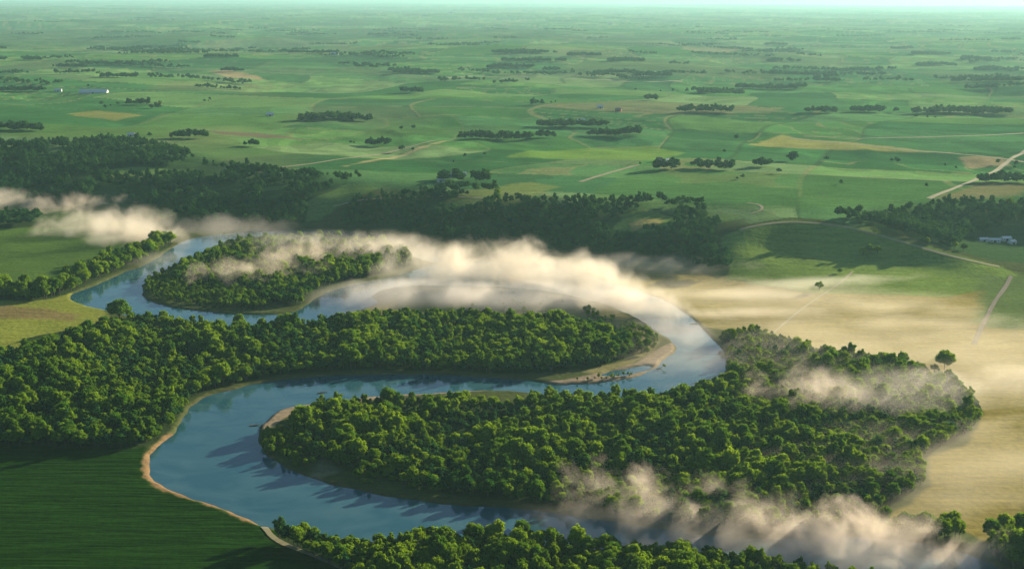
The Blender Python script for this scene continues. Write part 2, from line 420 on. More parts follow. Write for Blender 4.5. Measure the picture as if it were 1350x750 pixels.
# ------------------------------------------------------------------ ground sheet
def build_ground():
    rs = [25.0, 150, 300, 420, 500, 560, 600]
    r = 620.0
    while r < 60000:
        rs.append(r)
        r += max(1.5, min(r * r / (CAM_H * FPX) * .8, r * .03))
    rs.append(60000.0)
    rs = np.array(rs)
    fine = np.arange(-25.5, 25.5001, .06)
    coarse1 = np.arange(26, 180, 1.5)
    ang = np.concatenate([-coarse1[::-1], fine, coarse1]); ang = ang[(ang > -180) & (ang < 180)]
    A, RR = np.meshgrid(np.radians(ang), rs)
    X = (RR * np.sin(A)).ravel(); Y = (RR * np.cos(A)).ravel()
    Z = height(X, Y)
    nr, na = len(rs), len(ang)
    cols, rows = ground_cover(X, Y, Z)
    idx = np.arange(nr * na).reshape(nr, na)
    nxt = np.roll(idx, -1, axis=1)
    q = np.stack([idx[:-1, :], nxt[:-1, :], nxt[1:, :], idx[1:, :]], -1).reshape(-1, 4)
    me = bpy.data.meshes.new('ground')
    me.vertices.add(len(X)); me.vertices.foreach_set('co', np.stack([X, Y, Z], 1).ravel())
    me.loops.add(q.size); me.loops.foreach_set('vertex_index', q.ravel().astype(np.int32))
    me.polygons.add(len(q)); me.polygons.foreach_set('loop_start', np.arange(0, q.size, 4, dtype=np.int32))
    me.update(calc_edges=True)
    me.polygons.foreach_set('use_smooth', np.ones(len(q), bool))
    a = me.attributes.new('cover', 'FLOAT_COLOR', 'POINT')
    a.data.foreach_set('color', np.concatenate([cols, np.ones((len(X), 1))], 1).ravel().astype(np.float32))
    b = me.attributes.new('rows', 'FLOAT', 'POINT'); b.data.foreach_set('value', rows.astype(np.float32))
    me.materials.append(M_GROUND)
    o = bpy.data.objects.new('ground', me); C.objects.link(o)
    tag(o, 'green and olive farmland and river valley floor', None, None, 'structure')
    print('ground verts', len(X), 'at', round(time.time() - T0, 1))

PAL = np.array((.70, 1.05, .98)) * np.array([(.050,.105,.030),(.040,.092,.030),(.062,.118,.034),(.085,.135,.040),(.034,.080,.028),(.055,.110,.040),(.115,.160,.055),(.072,.120,.045),
                (.125,.150,.065),(.048,.100,.036),(.095,.120,.055),(.042,.085,.035)])

def ground_cover(x, y, z):
    n = len(x); r = np.hypot(x, y)
    col = np.zeros((n, 3)); rows = np.zeros(n)
    # --- upland patchwork of fields, in a slightly warped lattice
    wx = x + 190 * (fbm(x / 600, y / 600, 41, 2) - .5) * 2; wy = y + 190 * (fbm(x / 700, y / 700, 42, 2) - .5) * 2
    c, s = math.cos(R(17)), math.sin(R(17))
    u = wx * c - wy * s; v = wx * s + wy * c
    bs = 620.0
    bi, bj = np.floor(u / bs), np.floor(v / bs)
    ku = 1 + np.floor(_hash(bi, bj, 1) * 3); kv = 1 + np.floor(_hash(bi, bj, 2) * 4)
    cu = np.floor((u / bs - bi) * ku); cv = np.floor((v / bs - bj) * kv)
    h = _hash(bi * 7 + cu, bj * 7 + cv, 3)
    pal = PAL[np.minimum((h * len(PAL)).astype(int), len(PAL) - 1)]
    h2 = _hash(bi * 7 + cu, bj * 7 + cv, 4)
    fu = (u / bs - bi) * ku - cu; fv = (v / bs - bj) * kv - cv
    eu = np.minimum(fu, 1 - fu) * bs / ku; ev = np.minimum(fv, 1 - fv) * bs / kv
    edge = np.minimum(eu, ev)
    col[:] = pal
    # contour strips
    k = (z + 3 * fbm(x / 300, y / 300, 44, 2)) / 2.4
    strip = (np.floor(k) % 2)
    col *= np.where((h2 > .45) & (strip > 0), 1.28, 1.0)[:, None]
    fk = np.abs(k - np.round(k))
    line = (fk < .07) & (h2 > .78) & (r > 1500)
    col[line] = col[line] * .45 + np.array((.16, .165, .08)) * .55
    w_edge = 5 + r * .0012
    e = (1 - sstep(w_edge * .5, w_edge, edge)) * np.where(_hash(bi, bj, 9) > .5, .55, .2)
    ecol = np.where((_hash(bi + cu, bj + cv, 12) > .5)[:, None], np.array((.17, .17, .085))[None], np.array((.025, .05, .022))[None])
    col = col * (1 - e[:, None]) + ecol * e[:, None]
    bare = fbm(x / 420, y / 900, 51, 2)
    col = col * (1 - .25 * sstep(.66, .76, bare))[:, None] + np.array((.15, .135, .075)) * (.25 * sstep(.66, .76, bare))[:, None]
    # --- valley and bluffs
    val = (1 - sstep(36, 44, base_h(x, y))) * (1 - sstep(2300, 2500, r))
    hill = poly([(940,300,38),(1010,288,45),(1045,285,46),(1100,288,46),(1150,298,41),(1330,350,7),(1340,400,0),(940,400,0)])
    val = np.where(inside(x, y, hill), 1.0, val)
    vcol = np.tile(np.array((.045, .060, .022)), (n, 1))
    def lay(P, c, soft=8.0, amt=1.0, row=None, dst=vcol):
        reach = soft * 2 + 4
        i = inside(x, y, P)
        d = dist_line(x, y, P, True, reach=reach)
        sd = np.where(i, -np.minimum(d, reach), np.minimum(d, reach))
        sd = sd + (fbm(x / 23, y / 23, 77, 2) - .5) * soft
        t = (1 - sstep(-soft * .5, soft * .5, sd)) * amt
        dst[:] = dst * (1 - t[:, None]) + np.array(c) * t[:, None]
        if row is not None: rows[:] = rows * (1 - t) + row * t
    lay(poly([(-600,560),(0,560),(190,590),(200,640),(345,690),(440,745),(520,900),(-600,1200)]), (.010, .038, .002), 6, row=1.0)  # field green darkened to stand in for weaker light on this side
    lay(poly([(-500,366),(0,374),(92,380),(92,394),(135,404),(150,425),(110,440),(0,470),(-500,480)]), (.135, .165, .030), 6, row=.3)
    lay(poly([(-400,400),(0,402),(60,408),(110,414),(95,422),(40,420),(-400,414)]), (.13, .10, .05), 12, .8)
    lay(poly([(-500,300),(0,300),(110,300),(175,325),(120,348),(60,378),(-500,378)]), (.055, .105, .022), 6, row=.4)
    lay(poly([(-500,262),(230,262),(230,300),(110,298),(-500,300)]), (.05, .08, .03), 10)
    lay(poly([(486,392),(520,378),(690,381),(790,398),(850,426),(846,470),(800,430),(640,416),(480,416)]), (.15, .145, .07), 6)
    lay(poly([(880,350),(800,342),(720,338),(700,343),(760,355),(840,380),(905,409),(930,431),(980,438),(1070,463),(1190,482),(1262,508),(1297,545),(1275,584),(1228,602),(1228,642),(1198,664),(1115,697),(1230,704),(1300,714),(1600,720),(1700,380),(1345,372),(1250,392),(1060,388),(960,372)]), (.158, .142, .040), 5)  # tan carries the warm glow of sunlit ground mist in its colour
    # hill: green, painted darker behind the crest
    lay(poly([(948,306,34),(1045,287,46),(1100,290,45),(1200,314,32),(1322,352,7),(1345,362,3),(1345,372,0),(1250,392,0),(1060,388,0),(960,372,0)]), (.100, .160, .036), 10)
    lay(poly([(1110,290,42),(1150,299,37),(1200,313,29),(1250,329,19),(1290,341,11),(1330,350,4),(1480,352,2),(1480,300,6),(1290,300,12),(1200,296,24)]), (.026, .058, .02), 8)  # back slope and ravine floor darkened in colour to stand for shade
    lay(poly([(1290,370),(1420,360),(1420,440),(1290,430)]), (.07, .11, .035), 20)
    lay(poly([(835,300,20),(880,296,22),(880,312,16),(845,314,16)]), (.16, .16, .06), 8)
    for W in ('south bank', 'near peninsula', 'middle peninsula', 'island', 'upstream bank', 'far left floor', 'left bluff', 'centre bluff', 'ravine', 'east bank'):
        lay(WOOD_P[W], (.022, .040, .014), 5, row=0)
    for W in ('left bluff', 'centre bluff', 'ravine'): lay(WOOD_P[W], (.030, .062, .022), 5, row=0)  # bluff wood floors get a lighter green, sunlight put into the colour
    for S in SCRUB_P: lay(SCRUB_P[S], (.045, .070, .022) if S not in ('gravel bar edge', 'bar islet') else (.13, .13, .06), 6, row=0)
    for P in CLEARINGS: lay(P, (.075, .135, .035), 6)
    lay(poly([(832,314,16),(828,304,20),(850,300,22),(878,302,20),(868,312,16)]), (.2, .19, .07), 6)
    # gravel and sand bars
    lay(poly([(700,504),(745,500),(795,491),(835,479),(858,466),(876,455),(890,450),(900,458),(895,470),(870,490),(835,500),(790,506),(730,510)]), (.175, .150, .112), 3)
    lay(poly([(345,566),(346,552),(362,540),(390,532),(440,526),(520,518),(600,514),(650,511),(650,514),(600,518),(520,523),(440,533),(405,540),(385,545),(372,553),(360,562)]), (.19, .16, .115), 2)
    lay(poly([(400,640),(420,600),(395,590),(402,575),(430,600),(450,620)]), (.22, .22, .15), 8, .4)
    m = (r < 2000) & (z < 4)
    d = np.full(n, 60.0); d[m] = water_sd(x[m], y[m])
    mud = (1 - sstep(.5, 3.2, d)) * (.35 + .65 * sstep(.4, .6, fbm(x / 40, y / 40, 88, 2)))
    vcol = vcol * (1 - mud[:, None]) + np.array((.060, .062, .032)) * mud[:, None]
    # cut bank of the lower left field
    cb = poly([(226,572),(205,590),(194,604),(192,616),(198,629),(215,641),(245,652),(275,662),(305,672),(338,687)])
    dc = dist_line(x, y, cb, False, reach=20)
    t = (1 - sstep(2.0, 4.5, dc + (fbm(x / 9, y / 9, 3, 3) - .5) * 7))
    vcol = vcol * (1 - t[:, None]) + np.array((.14, .10, .055)) * t[:, None]; rows *= 1 - t
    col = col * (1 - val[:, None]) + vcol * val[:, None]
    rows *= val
    # named patches of the upland (read at height 46)
    for P, c, a in (
        ([(985,190),(1030,177),(1048,181),(1250,200),(1100,194)], (.20, .215, .065), .9),
        ([(668,205),(720,192),(850,190),(905,200),(860,212)], (.105, .20, .035), .8),
        ([(90,150),(130,147),(190,153),(150,158),(105,155)], (.15, .16, .045), .8),
        ([(275,173),(330,173),(398,179),(340,181),(290,177)], (.10, .085, .06), .9),
        ([(275,94),(300,92),(352,102),(300,101)], (.24, .19, .11), .8),
        ([(455,218),(520,200),(600,180),(560,192),(500,208)], (.27, .24, .13), .9),
        ([(560,262),(600,250),(700,238),(740,246),(690,258),(640,262)], (.15, .19, .05), .6),
        ([(760,268),(840,222),(1000,228),(1220,238),(1350,250),(1350,262),(1060,276),(900,268)], (.050, .125, .030), .6),
        ([(1230,262),(1300,238),(1350,240),(1350,256)], (.14, .12, .06), .7),
        ([(1265,205),(1320,205),(1330,212),(1280,216)], (.25, .20, .12), .7),
        ([(690,140),(830,134),(980,142),(1040,150),(900,152),(760,146)], (.18, .16, .09), .45),
        ([(900,60),(1000,64),(960,70),(900,68)], (.24, .2, .13), .5),
        ([(480,165),(620,160),(700,163),(620,172),(480,176)], (.045, .095, .028), .6),
        ([(0,164),(200,168),(300,180),(200,182),(60,184),(0,178)], (.062, .12, .03), .6),
    ):
        lay(poly(P, 46), c, 14, a, dst=col)
    # aerial far ground: broad dark woodland streaks
    st = fbm(x / 900, y / 2600, 61, 3)
    t = sstep(.58, .68, st) * sstep(3500, 6000, r) * .55
    col = col * (1 - t[:, None]) + np.array((.03, .06, .03)) * t[:, None]
    return np.clip(col, .004, .8), rows

build_ground()

# ------------------------------------------------------------------ river surface
def build_water():
    m = 12.0
    for name, polys, label in (('river', WATERS[:4], 'winding silty blue river looping through the valley'), ('pond', [WATERS[4]], 'narrow backwater pond in the trees at the wood edge')):
        allp = np.concatenate(polys)
        x0, y0 = allp.min(0) - m; x1, y1 = allp.max(0) + m
        xs = np.arange(x0, x1 + 30, 30.0); ys = np.arange(y0, y1 + 30, 30.0)
        XX, YY = np.meshgrid(xs, ys)
        v = np.stack([XX.ravel(), YY.ravel(), np.full(XX.size, WATER_Z)], 1)
        idx = np.arange(XX.size).reshape(XX.shape)
        q = np.stack([idx[:-1, :-1], idx[:-1, 1:], idx[1:, 1:], idx[1:, :-1]], -1).reshape(-1, 4)
        cx = XX[:-1, :-1].ravel() + 15; cy = YY[:-1, :-1].ravel() + 15
        keep = np.zeros(len(q), bool)
        for P in polys:
            keep |= inside(cx, cy, P) | (dist_line(cx, cy, P, True) < 40)
        o = mesh_obj(name, v, q[keep], M_WATER)
        tag(o, label, None, None, 'structure')
build_water()

# ------------------------------------------------------------------ tracks
def strip(name, pts, width, mat, label, z=None, lift=.35):
    """a track draped on the ground; pts are bearings read off the photograph"""
    P = np.array([at_ground(p[0], p[1])[:2] if len(p) < 3 else at(*p) for p in pts])
    P = smooth_loop(P, 2, closed=False)
    Q = [P[0]]
    for a, b in zip(P[:-1], P[1:]):
        n = max(1, int(np.hypot(*(b - a)) / 9))
        for k in range(1, n + 1): Q.append(a + (b - a) * k / n)
    P = np.array(Q)
    T = np.gradient(P, axis=0); T /= np.linalg.norm(T, axis=1)[:, None] + 1e-9
    Nn = np.stack([-T[:, 1], T[:, 0]], 1)
    wv = width * (.8 + .4 * vnoise(np.arange(len(P)) * .3, np.zeros(len(P)), 5))[:, None]
    cols = [P + Nn * wv * k for k in (-.5, -.17, .17, .5)]
    V = []
    for c in cols:
        hz = height(c[:, 0], c[:, 1]) + lift
        V.append(np.stack([c[:, 0], c[:, 1], hz], 1))
    V = np.stack(V, 1).reshape(-1, 3)
    F = []
    for i in range(len(P) - 1):
        for k in range(3):
            a = i * 4 + k
            F.append((a, a + 1, a + 5, a + 4))
    o = mesh_obj(name, V, F, mat, smooth=True)
    return tag(o, label, None, None, 'structure')

strip('dirt_track', [(1333,364),(1326,378),(1312,396),(1300,420),(1290,440),(1284,454)], 4.5, M_GULLY, 'brown eroded gully track running down the right hand field')
strip('dirt_track', [(1012,446),(1032,428),(1060,405),(1085,388),(1110,372),(1124,358)], 2.2, M_ROAD2, 'pale dirt track rising through the hazy field beside the lone tree')
strip('dirt_track', [(975,298,40),(1010,291,44),(1045,288,46),(1100,291,45),(1150,301,40),(1200,315,32),(1250,331,22),(1290,343,14),(1318,351,8)], 4, M_ROAD2, 'pale grass track along the crest of the hill')
strip('dirt_track', [(348,694),(362,712),(400,728),(440,743),(480,765)], 3.5, M_ROAD2, 'thin grey track along the shaded edge of the near wood')
strip('country_road', [(340,228),(400,218),(450,210),(520,199),(600,184)], 7, M_ROAD2, 'pale road across the upland behind the left bluff')
strip('country_road', [(765,240),(800,229),(842,217)], 7, M_ROAD, 'straight pale farm road between two green fields')
strip('country_road', [(1225,262),(1262,247),(1290,236),(1320,219),(1350,200),(1380,186)], 7, M_ROAD, 'straight tan road climbing at the right side of the upland')
strip('country_road', [(640,262),(560,258),(500,262),(440,272)], 4, M_ROAD2, 'light track along the green strip between the two bluff woods')
strip('country_road', [(985,268),(1003,270),(1006,277),(990,282)], 3.5, M_ROAD2, 'curled pale track round the lawn above the centre bluff')
strip('country_road', [(590,103),(640,100),(760,105),(900,108)], 16, M_ROAD2, 'long pale road far out on the plain')
strip('country_road', [(1040,182),(1120,190),(1250,202),(1350,214)], 7, M_ROAD2, 'thin pale road beside the bright stubble field')
strip('country_road', [(1350,176),(1240,181),(1140,183),(1060,180)], 6, M_ROAD2, 'faint pale lane below the hedgerow on the right')
print('tracks', round(time.time() - T0, 1))

# ------------------------------------------------------------------ trees
def ico(sub):
    bm = bmesh.new(); bmesh.ops.create_icosphere(bm, subdivisions=sub, radius=1)
    v = np.array([q.co[:] for q in bm.verts]); f = np.array([[q.index for q in p.verts] for p in bm.faces]); bm.free()
    return v, f
ICO1, ICO2 = ico(1), ico(2)

def noise3(p, s, seed):
    return (vnoise(p[:, 0] * s + 9, p[:, 1] * s + p[:, 2] * s * .7, seed) + vnoise(p[:, 2] * s, p[:, 0] * s * .6 - p[:, 1] * s, seed + 3)) * .5

def crown_mesh(name, seed, rad, hgt, base, n_lobes, n_leaf, leaf, mat, sub=2, flat=.75, lobe=(.17, .34)):
    """an uneven crown: many foliage clumps on limbs, each a lumpy core wrapped in leaf sprays"""
    g = np.random.default_rng(seed)
    V, F = [], []; off = 0
    iv, if_ = (ICO2 if sub == 2 else ICO1)
    ch = (hgt - base) * .5; cz = base + ch
    cents = []
    tries = 0
    while len(cents) < n_lobes and tries < 4000:
        tries += 1
        d = g.normal(size=3); d /= np.linalg.norm(d)
        if d[2] < -.55: continue
        k = g.uniform(.45, .82)
        c = np.array([d[0] * rad * k, d[1] * rad * k, d[2] * ch * k])
        if all(np.linalg.norm((c - q) / np.array([1, 1, .9])) > rad * .22 for q in cents): cents.append(c)
    cents.append(np.array([0, 0, -.1 * ch]))
    per = max(1, n_leaf // len(cents))
    lv, lf = [], []
    for i, c in enumerate(cents):
        lr = rad * g.uniform(*lobe) if i < len(cents) - 1 else rad * .55
        sc = np.array([lr, lr, lr * flat])
        p = iv * sc
        p = p * (.8 + .5 * noise3(iv + i * 3.1, 2.4, seed + i))[:, None] * .74
        p = p + c + np.array([0, 0, cz])
        V.append(p); F.append(if_ + off); off += len(p)
        n = per
        d = g.normal(size=(n, 3)); d /= np.linalg.norm(d, axis=1)[:, None]
        d[:, 2] = np.where(d[:, 2] < -.4, -d[:, 2], d[:, 2])
        q = d * sc * g.uniform(.78, 1.22, (n, 1)) + c + np.array([0, 0, cz])
        nrm = d + g.normal(size=(n, 3)) * .45; nrm /= np.linalg.norm(nrm, axis=1)[:, None]
        t = np.cross(nrm, g.normal(size=(n, 3))); t /= np.linalg.norm(t, axis=1)[:, None] + 1e-9
        b = np.cross(nrm, t)
        s = leaf * g.uniform(.5, 1.2, (n, 1))
        quad = np.stack([q - t * s - b * s * .55, q + t * s * .9 - b * s * .6, q + t * s + b * s * .55, q - t * s * .8 + b * s * .6], 1)
        lv.append(quad.reshape(-1, 3))
    verts = np.concatenate(V); tri = np.concatenate(F)
    L = np.concatenate(lv)
    quads = np.arange(len(L)).reshape(-1, 4) + len(verts)
    verts = np.concatenate([verts, L])
    me = bpy.data.meshes.new(name)
    nl = tri.size + quads.size
    me.vertices.add(len(verts)); me.vertices.foreach_set('co', verts.ravel())
    me.loops.add(nl); me.loops.foreach_set('vertex_index', np.concatenate([tri.ravel(), quads.ravel()]).astype(np.int32))
    starts = np.concatenate([np.arange(len(tri)) * 3, tri.size + np.arange(len(quads)) * 4]).astype(np.int32)
    me.polygons.add(len(starts)); me.polygons.foreach_set('loop_start', starts)
    me.update(calc_edges=True)
    me.polygons.foreach_set('use_smooth', np.concatenate([np.ones(len(tri), bool), np.zeros(len(quads), bool)]))
    me.materials.append(mat)
    return me

def trunk_mesh(name, seed, hgt, rad):
    g = random.Random(seed); bm = bmesh.new()
    def limb(a, b, r0, r1, n=7):
        a, b = Vector(a), Vector(b); d = (b - a).normalized(); up = Vector((0, 0, 1)) if abs(d.z) < .9 else Vector((1, 0, 0))
        t = d.cross(up).normalized(); w = d.cross(t); rings = []
        for k, (p, r_) in enumerate(((a, r0), (a.lerp(b, .5) + t * g.uniform(-.2, .2), (r0 + r1) / 2), (b, r1))):
            rings.append([bm.verts.new(p + (t * math.cos(2 * math.pi * i / n) + w * math.sin(2 * math.pi * i / n)) * r_) for i in range(n)])
        for k in range(2):
            for i in range(n):
                bm.faces.new((rings[k][i], rings[k][(i + 1) % n], rings[k + 1][(i + 1) % n], rings[k + 1][i]))
        bm.faces.new(rings[-1])
    limb((0, 0, -.6), (0, 0, hgt * .45), .42, .28)
    for k in range(5):
        a = k * 1.256 + g.uniform(-.4, .4)
        limb((0, 0, hgt * g.uniform(.25, .44)), (math.cos(a) * rad * .55, math.sin(a) * rad * .55, hgt * g.uniform(.55, .8)), .2, .06, 5)
    me = bpy.data.meshes.new(name); bm.to_mesh(me); bm.free(); me.materials.append(M_BARK)
    return me

# kinds of crown: (radius, height, crown base, clumps)
KINDS = [
  ('broad', 7.4, 15.5, 3.0, 38), ('broad', 6.8, 14.5, 2.8, 34), ('broad', 8.0, 16.5, 3.4, 42),
  ('round', 5.6, 13.0, 2.4, 26), ('round', 5.2, 12.0, 2.0, 24),
  ('tall', 4.6, 17.0, 3.0, 26), ('tall', 5.0, 18.0, 3.2, 28),
  ('low', 5.4, 9.5, 1.4, 24),
]
CROWNS = [crown_mesh('crown', 100 + i, r_, h_, b_, n_, 2000, .52, M_LEAF) for i, (k, r_, h_, b_, n_) in enumerate(KINDS)]
TRUNKS = [trunk_mesh('trunk', 200 + i, h_, r_) for i, (k, r_, h_, b_, n_) in enumerate(KINDS)]
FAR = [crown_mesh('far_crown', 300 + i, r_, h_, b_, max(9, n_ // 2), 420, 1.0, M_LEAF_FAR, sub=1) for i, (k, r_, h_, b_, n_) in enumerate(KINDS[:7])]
# crown and trunk in one mesh, to be scattered through the woods
def merged(me_a, me_b, name):
    bm = bmesh.new(); bm.from_mesh(me_a); na = len(bm.faces); bm.from_mesh(me_b)
    bm.faces.ensure_lookup_table()
    for f in bm.faces[na:]: f.material_index = 1
    me = bpy.data.meshes.new(name); bm.to_mesh(me); bm.free()
    me.materials.append(me_a.materials[0]); me.materials.append(M_BARK)
    return me
WHOLE = [merged(a, b, 'whole_tree') for a, b in zip(CROWNS, TRUNKS)]
SRC_NEAR = [bpy.data.objects.new('wood_tree', m) for m in WHOLE]
SRC_FAR = [bpy.data.objects.new('distant_tree', m) for m in FAR]
print('tree meshes', round(time.time() - T0, 1))

def scatter_group(sources, name):
    ng = bpy.data.node_groups.new(name, 'GeometryNodeTree')
    ng.interface.new_socket('Geometry', in_out='INPUT', socket_type='NodeSocketGeometry')
    ng.interface.new_socket('Geometry', in_out='OUTPUT', socket_type='NodeSocketGeometry')
    ns, L = ng.nodes, ng.links
    gi, go = ns.new('NodeGroupInput'), ns.new('NodeGroupOutput')
    j = ns.new('GeometryNodeJoinGeometry')
    for s in reversed(sources):
        oi = ns.new('GeometryNodeObjectInfo'); oi.inputs['Object'].default_value = s; oi.inputs['As Instance'].default_value = False
        g2 = ns.new('GeometryNodeGeometryToInstance'); L.new(oi.outputs['Geometry'], g2.inputs[0]); L.new(g2.outputs[0], j.inputs[0])
    ip = ns.new('GeometryNodeInstanceOnPoints'); ip.inputs['Pick Instance'].default_value = True
    L.new(gi.outputs[0], ip.inputs['Points']); L.new(j.outputs[0], ip.inputs['Instance'])
    def attr(nm, t):
        a = ns.new('GeometryNodeInputNamedAttribute'); a.data_type = t; a.inputs['Name'].default_value = nm; return a.outputs[0]
    L.new(attr('pick', 'INT'), ip.inputs['Instance Index']); L.new(attr('size', 'FLOAT_VECTOR'), ip.inputs['Scale'])
    vr = ns.new('FunctionNodeEulerToRotation') if hasattr(bpy.types, 'FunctionNodeEulerToRotation') else None
    L.new(attr('turn', 'FLOAT_VECTOR'), vr.inputs[0]); L.new(vr.outputs[0], ip.inputs['Rotation'])
    L.new(ip.outputs[0], go.inputs[0])
    return ng
NG_NEAR = scatter_group(SRC_NEAR, 'wood_scatter'); NG_FAR = scatter_group(SRC_FAR, 'far_scatter')

def scatter(name, pts, group, nvar, label, cat='woodland', grp=None):
    """pts: array x y z size kind turn zscale"""
    pts = np.asarray(pts, float)
    me = bpy.data.meshes.new(name); me.vertices.add(len(pts)); me.vertices.foreach_set('co', pts[:, :3].ravel())
    a = me.attributes.new('pick', 'INT', 'POINT'); a.data.foreach_set('value', (pts[:, 4].astype(int) % nvar).astype(np.int32))
    a = me.attributes.new('size', 'FLOAT_VECTOR', 'POINT')
    a.data.foreach_set('vector', np.stack([pts[:, 3], pts[:, 3], pts[:, 3] * pts[:, 6]], 1).ravel().astype(np.float32))
    a = me.attributes.new('turn', 'FLOAT_VECTOR', 'POINT')
    z = np.zeros(len(pts)); a.data.foreach_set('vector', np.stack([z, z, pts[:, 5]], 1).ravel().astype(np.float32))
    o = bpy.data.objects.new(name, me); C.objects.link(o)
    mod = o.modifiers.new('scatter', 'NODES'); mod.node_group = group
    return tag(o, label, cat, grp, 'stuff')

def fill(P, spacing, seed, gap=0.0, smin=.55, smax=1.25, clear=True):
    g = np.random.default_rng(seed)
    x0, y0 = P.min(0); x1, y1 = P.max(0)
    x0, x1 = max(x0, -1500), min(x1, 1500)
    X, Y = np.meshgrid(np.arange(x0, x1, spacing), np.arange(y0, y1, spacing * .87))
    X = X + (np.arange(X.shape[0]) % 2)[:, None] * spacing * .5
    x = X.ravel() + g.uniform(-.42, .42, X.size) * spacing; y = Y.ravel() + g.uniform(-.42, .42, X.size) * spacing
    k = inside(x, y, P)
    k &= np.abs(np.degrees(np.arctan2(x, y))) < 27
    if clear:
        for c in CLEARINGS: k &= ~inside(x, y, c)
    if gap > 0: k &= fbm(x / 38, y / 38, seed, 2) > gap
    x, y = x[k], y[k]
    big = fbm(x / 45, y / 45, seed + 1, 2)
    s = smin + (smax - smin) * np.clip(.5 * g.random(len(x)) ** 1.3 + .9 * (big - .25), 0, 1)
    z = height(x, y)
    ok = z > -.9
    return np.stack([x, y, z - .1, s, g.integers(0, 1000, len(x)), g.uniform(0, 6.28, len(x)), g.uniform(.95, 1.5, len(x))], 1)[ok]

near_all = []
ZONES = [('south bank', 5.6, .0), ('near peninsula', 6.1, .24), ('middle peninsula', 6.1, .22), ('east bank', 5.6, .0)]
SZ = {'south bank': (.34, .84), 'near peninsula': (.30, .95), 'middle peninsula': (.30, .92), 'east bank': (.5, 1.1)}
for i, (k, sp, gap) in enumerate(ZONES):
    p = fill(WOOD_P[k], sp, 500 + i, gap, *SZ[k])
    near_all.append((k, p))
# extra trees standing at the wood edges
def single(px, py, s, kind, zs=1.0):
    x, y, z = at_ground(px, py); return [x, y, z - .1, s, kind, random.uniform(0, 6.28), zs]

cand = []
for zi, (k, p) in enumerate(near_all):
    for i in range(len(p)):
        kk = int(p[i, 4]) % 8
        hh = KINDS[kk][2] * p[i, 3] * p[i, 6]
        X_, Y_, w = project((p[i, 0], p[i, 1], p[i, 2] + hh * .65))
        if 4 < X_ < 1346 and 40 < Y_ < 746:
            cand.append((KINDS[kk][1] * p[i, 3] * (KINDS[kk][2] * p[i, 3]) / w ** 2, zi, i, X_, Y_, kk))
cand.sort(reverse=True)
chosen = cand[:296]
taken = {(c[1], c[2]) for c in chosen}
WHERE = {'south bank': 'near bank wood', 'near peninsula': 'big peninsula wood', 'middle peninsula': 'middle wood', 'east bank': 'misty bank'}
LOOK = {'broad': 'broad spreading', 'round': 'round crowned', 'tall': 'tall narrow', 'low': 'low bushy'}
used_labels = set(); tree_count = 0
def add_tree(loc, s, kk, turn, zs, label, group=None, name='broadleaf_tree', cat='tree'):
    t = empty(name, loc, turn); t.scale = (s, s, s * zs)
    for nm, me in (('crown', CROWNS[kk]), ('trunk', TRUNKS[kk])):
        o = bpy.data.objects.new(nm, me); C.objects.link(o); o.parent = t
    return tag(t, label, cat, group)
def pct(v):
    s = f'{v:.1f}'; return s[:-2] if s.endswith('.0') else s
for sc_, zi, i, X_, Y_, kk in chosen:
    k, p = near_all[zi]
    lab = None
    for rx, ry in ((0, 0), (0, 1), (1, 1)):
        a = pct(round(X_ / 13.5, rx)) ; b = pct(round(Y_ / 7.5, ry))
        lab = f'{LOOK[KINDS[kk][0]]} tree in {WHERE[k]}, {a} percent across, {b} percent down'
        if lab not in used_labels: break
    used_labels.add(lab)
    add_tree(p[i, :3], p[i, 3], kk, p[i, 5], p[i, 6], lab, 'cottonwood trees of the river woods')
LBL = {'south bank': 'dense green woodland along the near bank at the bottom edge', 'near peninsula': 'large green woodland filling the near river peninsula',
       'middle peninsula': 'dense dark green woodland on the middle river peninsula', 'east bank': 'misty trees on the bank at the lower right corner'}
for zi, (k, p) in enumerate(near_all):
    keep = [j for j in range(len(p)) if (zi, j) not in taken]
    if keep: scatter('woodland', p[keep], NG_NEAR, 8, LBL[k])
print('near trees', sum(len(p) for _, p in near_all), 'cand', len(cand), round(time.time() - T0, 1))

for k, sp, gap, seed, smin, smax, lab in (
    ('island', 6.8, .22, 611, .4, .9, 'green woodland on the far island half under mist'),
    ('upstream bank', 7.5, 0, 612, .5, 1.15, 'belt of dark trees lining the upstream left bank'),
    ('far left floor', 10, 0, 613, .7, 1.1, 'dark wood on the valley floor at the far left'),
    ('left bluff', 8.5, .33, 614, .45, .95, 'dark woodland covering the shaded left bluff'),
    ('centre bluff', 8.5, .33, 615, .45, .95, 'dark woodland covering the shaded centre bluff'),
    ('ravine', 8.5, .1, 616, .5, 1.0, 'dark woodland in the ravine behind the hill')):
    p = fill(WOOD_P[k], sp, seed, gap, smin, smax)
    near = k in ('island', 'upstream bank')
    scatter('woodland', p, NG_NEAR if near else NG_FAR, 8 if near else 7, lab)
    print(k, len(p))
for i, (k, sp, smin, smax, gap, lab) in enumerate((
    ('peninsula tip', 5.5, .22, .5, .38, 'scrub and willow bushes on the shaded peninsula tip'),
    ('gravel bar edge', 6, .2, .5, .42, 'light green willow scrub behind the gravel bar'),
    ('bar islet', 5, .12, .32, .35, 'low green bushes on the gravel islet'),
    ('island shore', 5, .2, .55, .15, 'low scrub on the shaded shore of the island'),
    ('east shore', 6.5, .3, .85, .36, 'scrub along the misty shore at lower right'),
    ('bar meadow', 16, .2, .4, .52, 'scattered bushes on the misty bar meadow'))):
    p = fill(SCRUB_P[k], sp, 700 + i, gap, smin, smax)
    scatter('scrub', p, NG_NEAR, 8, lab, 'scrub')

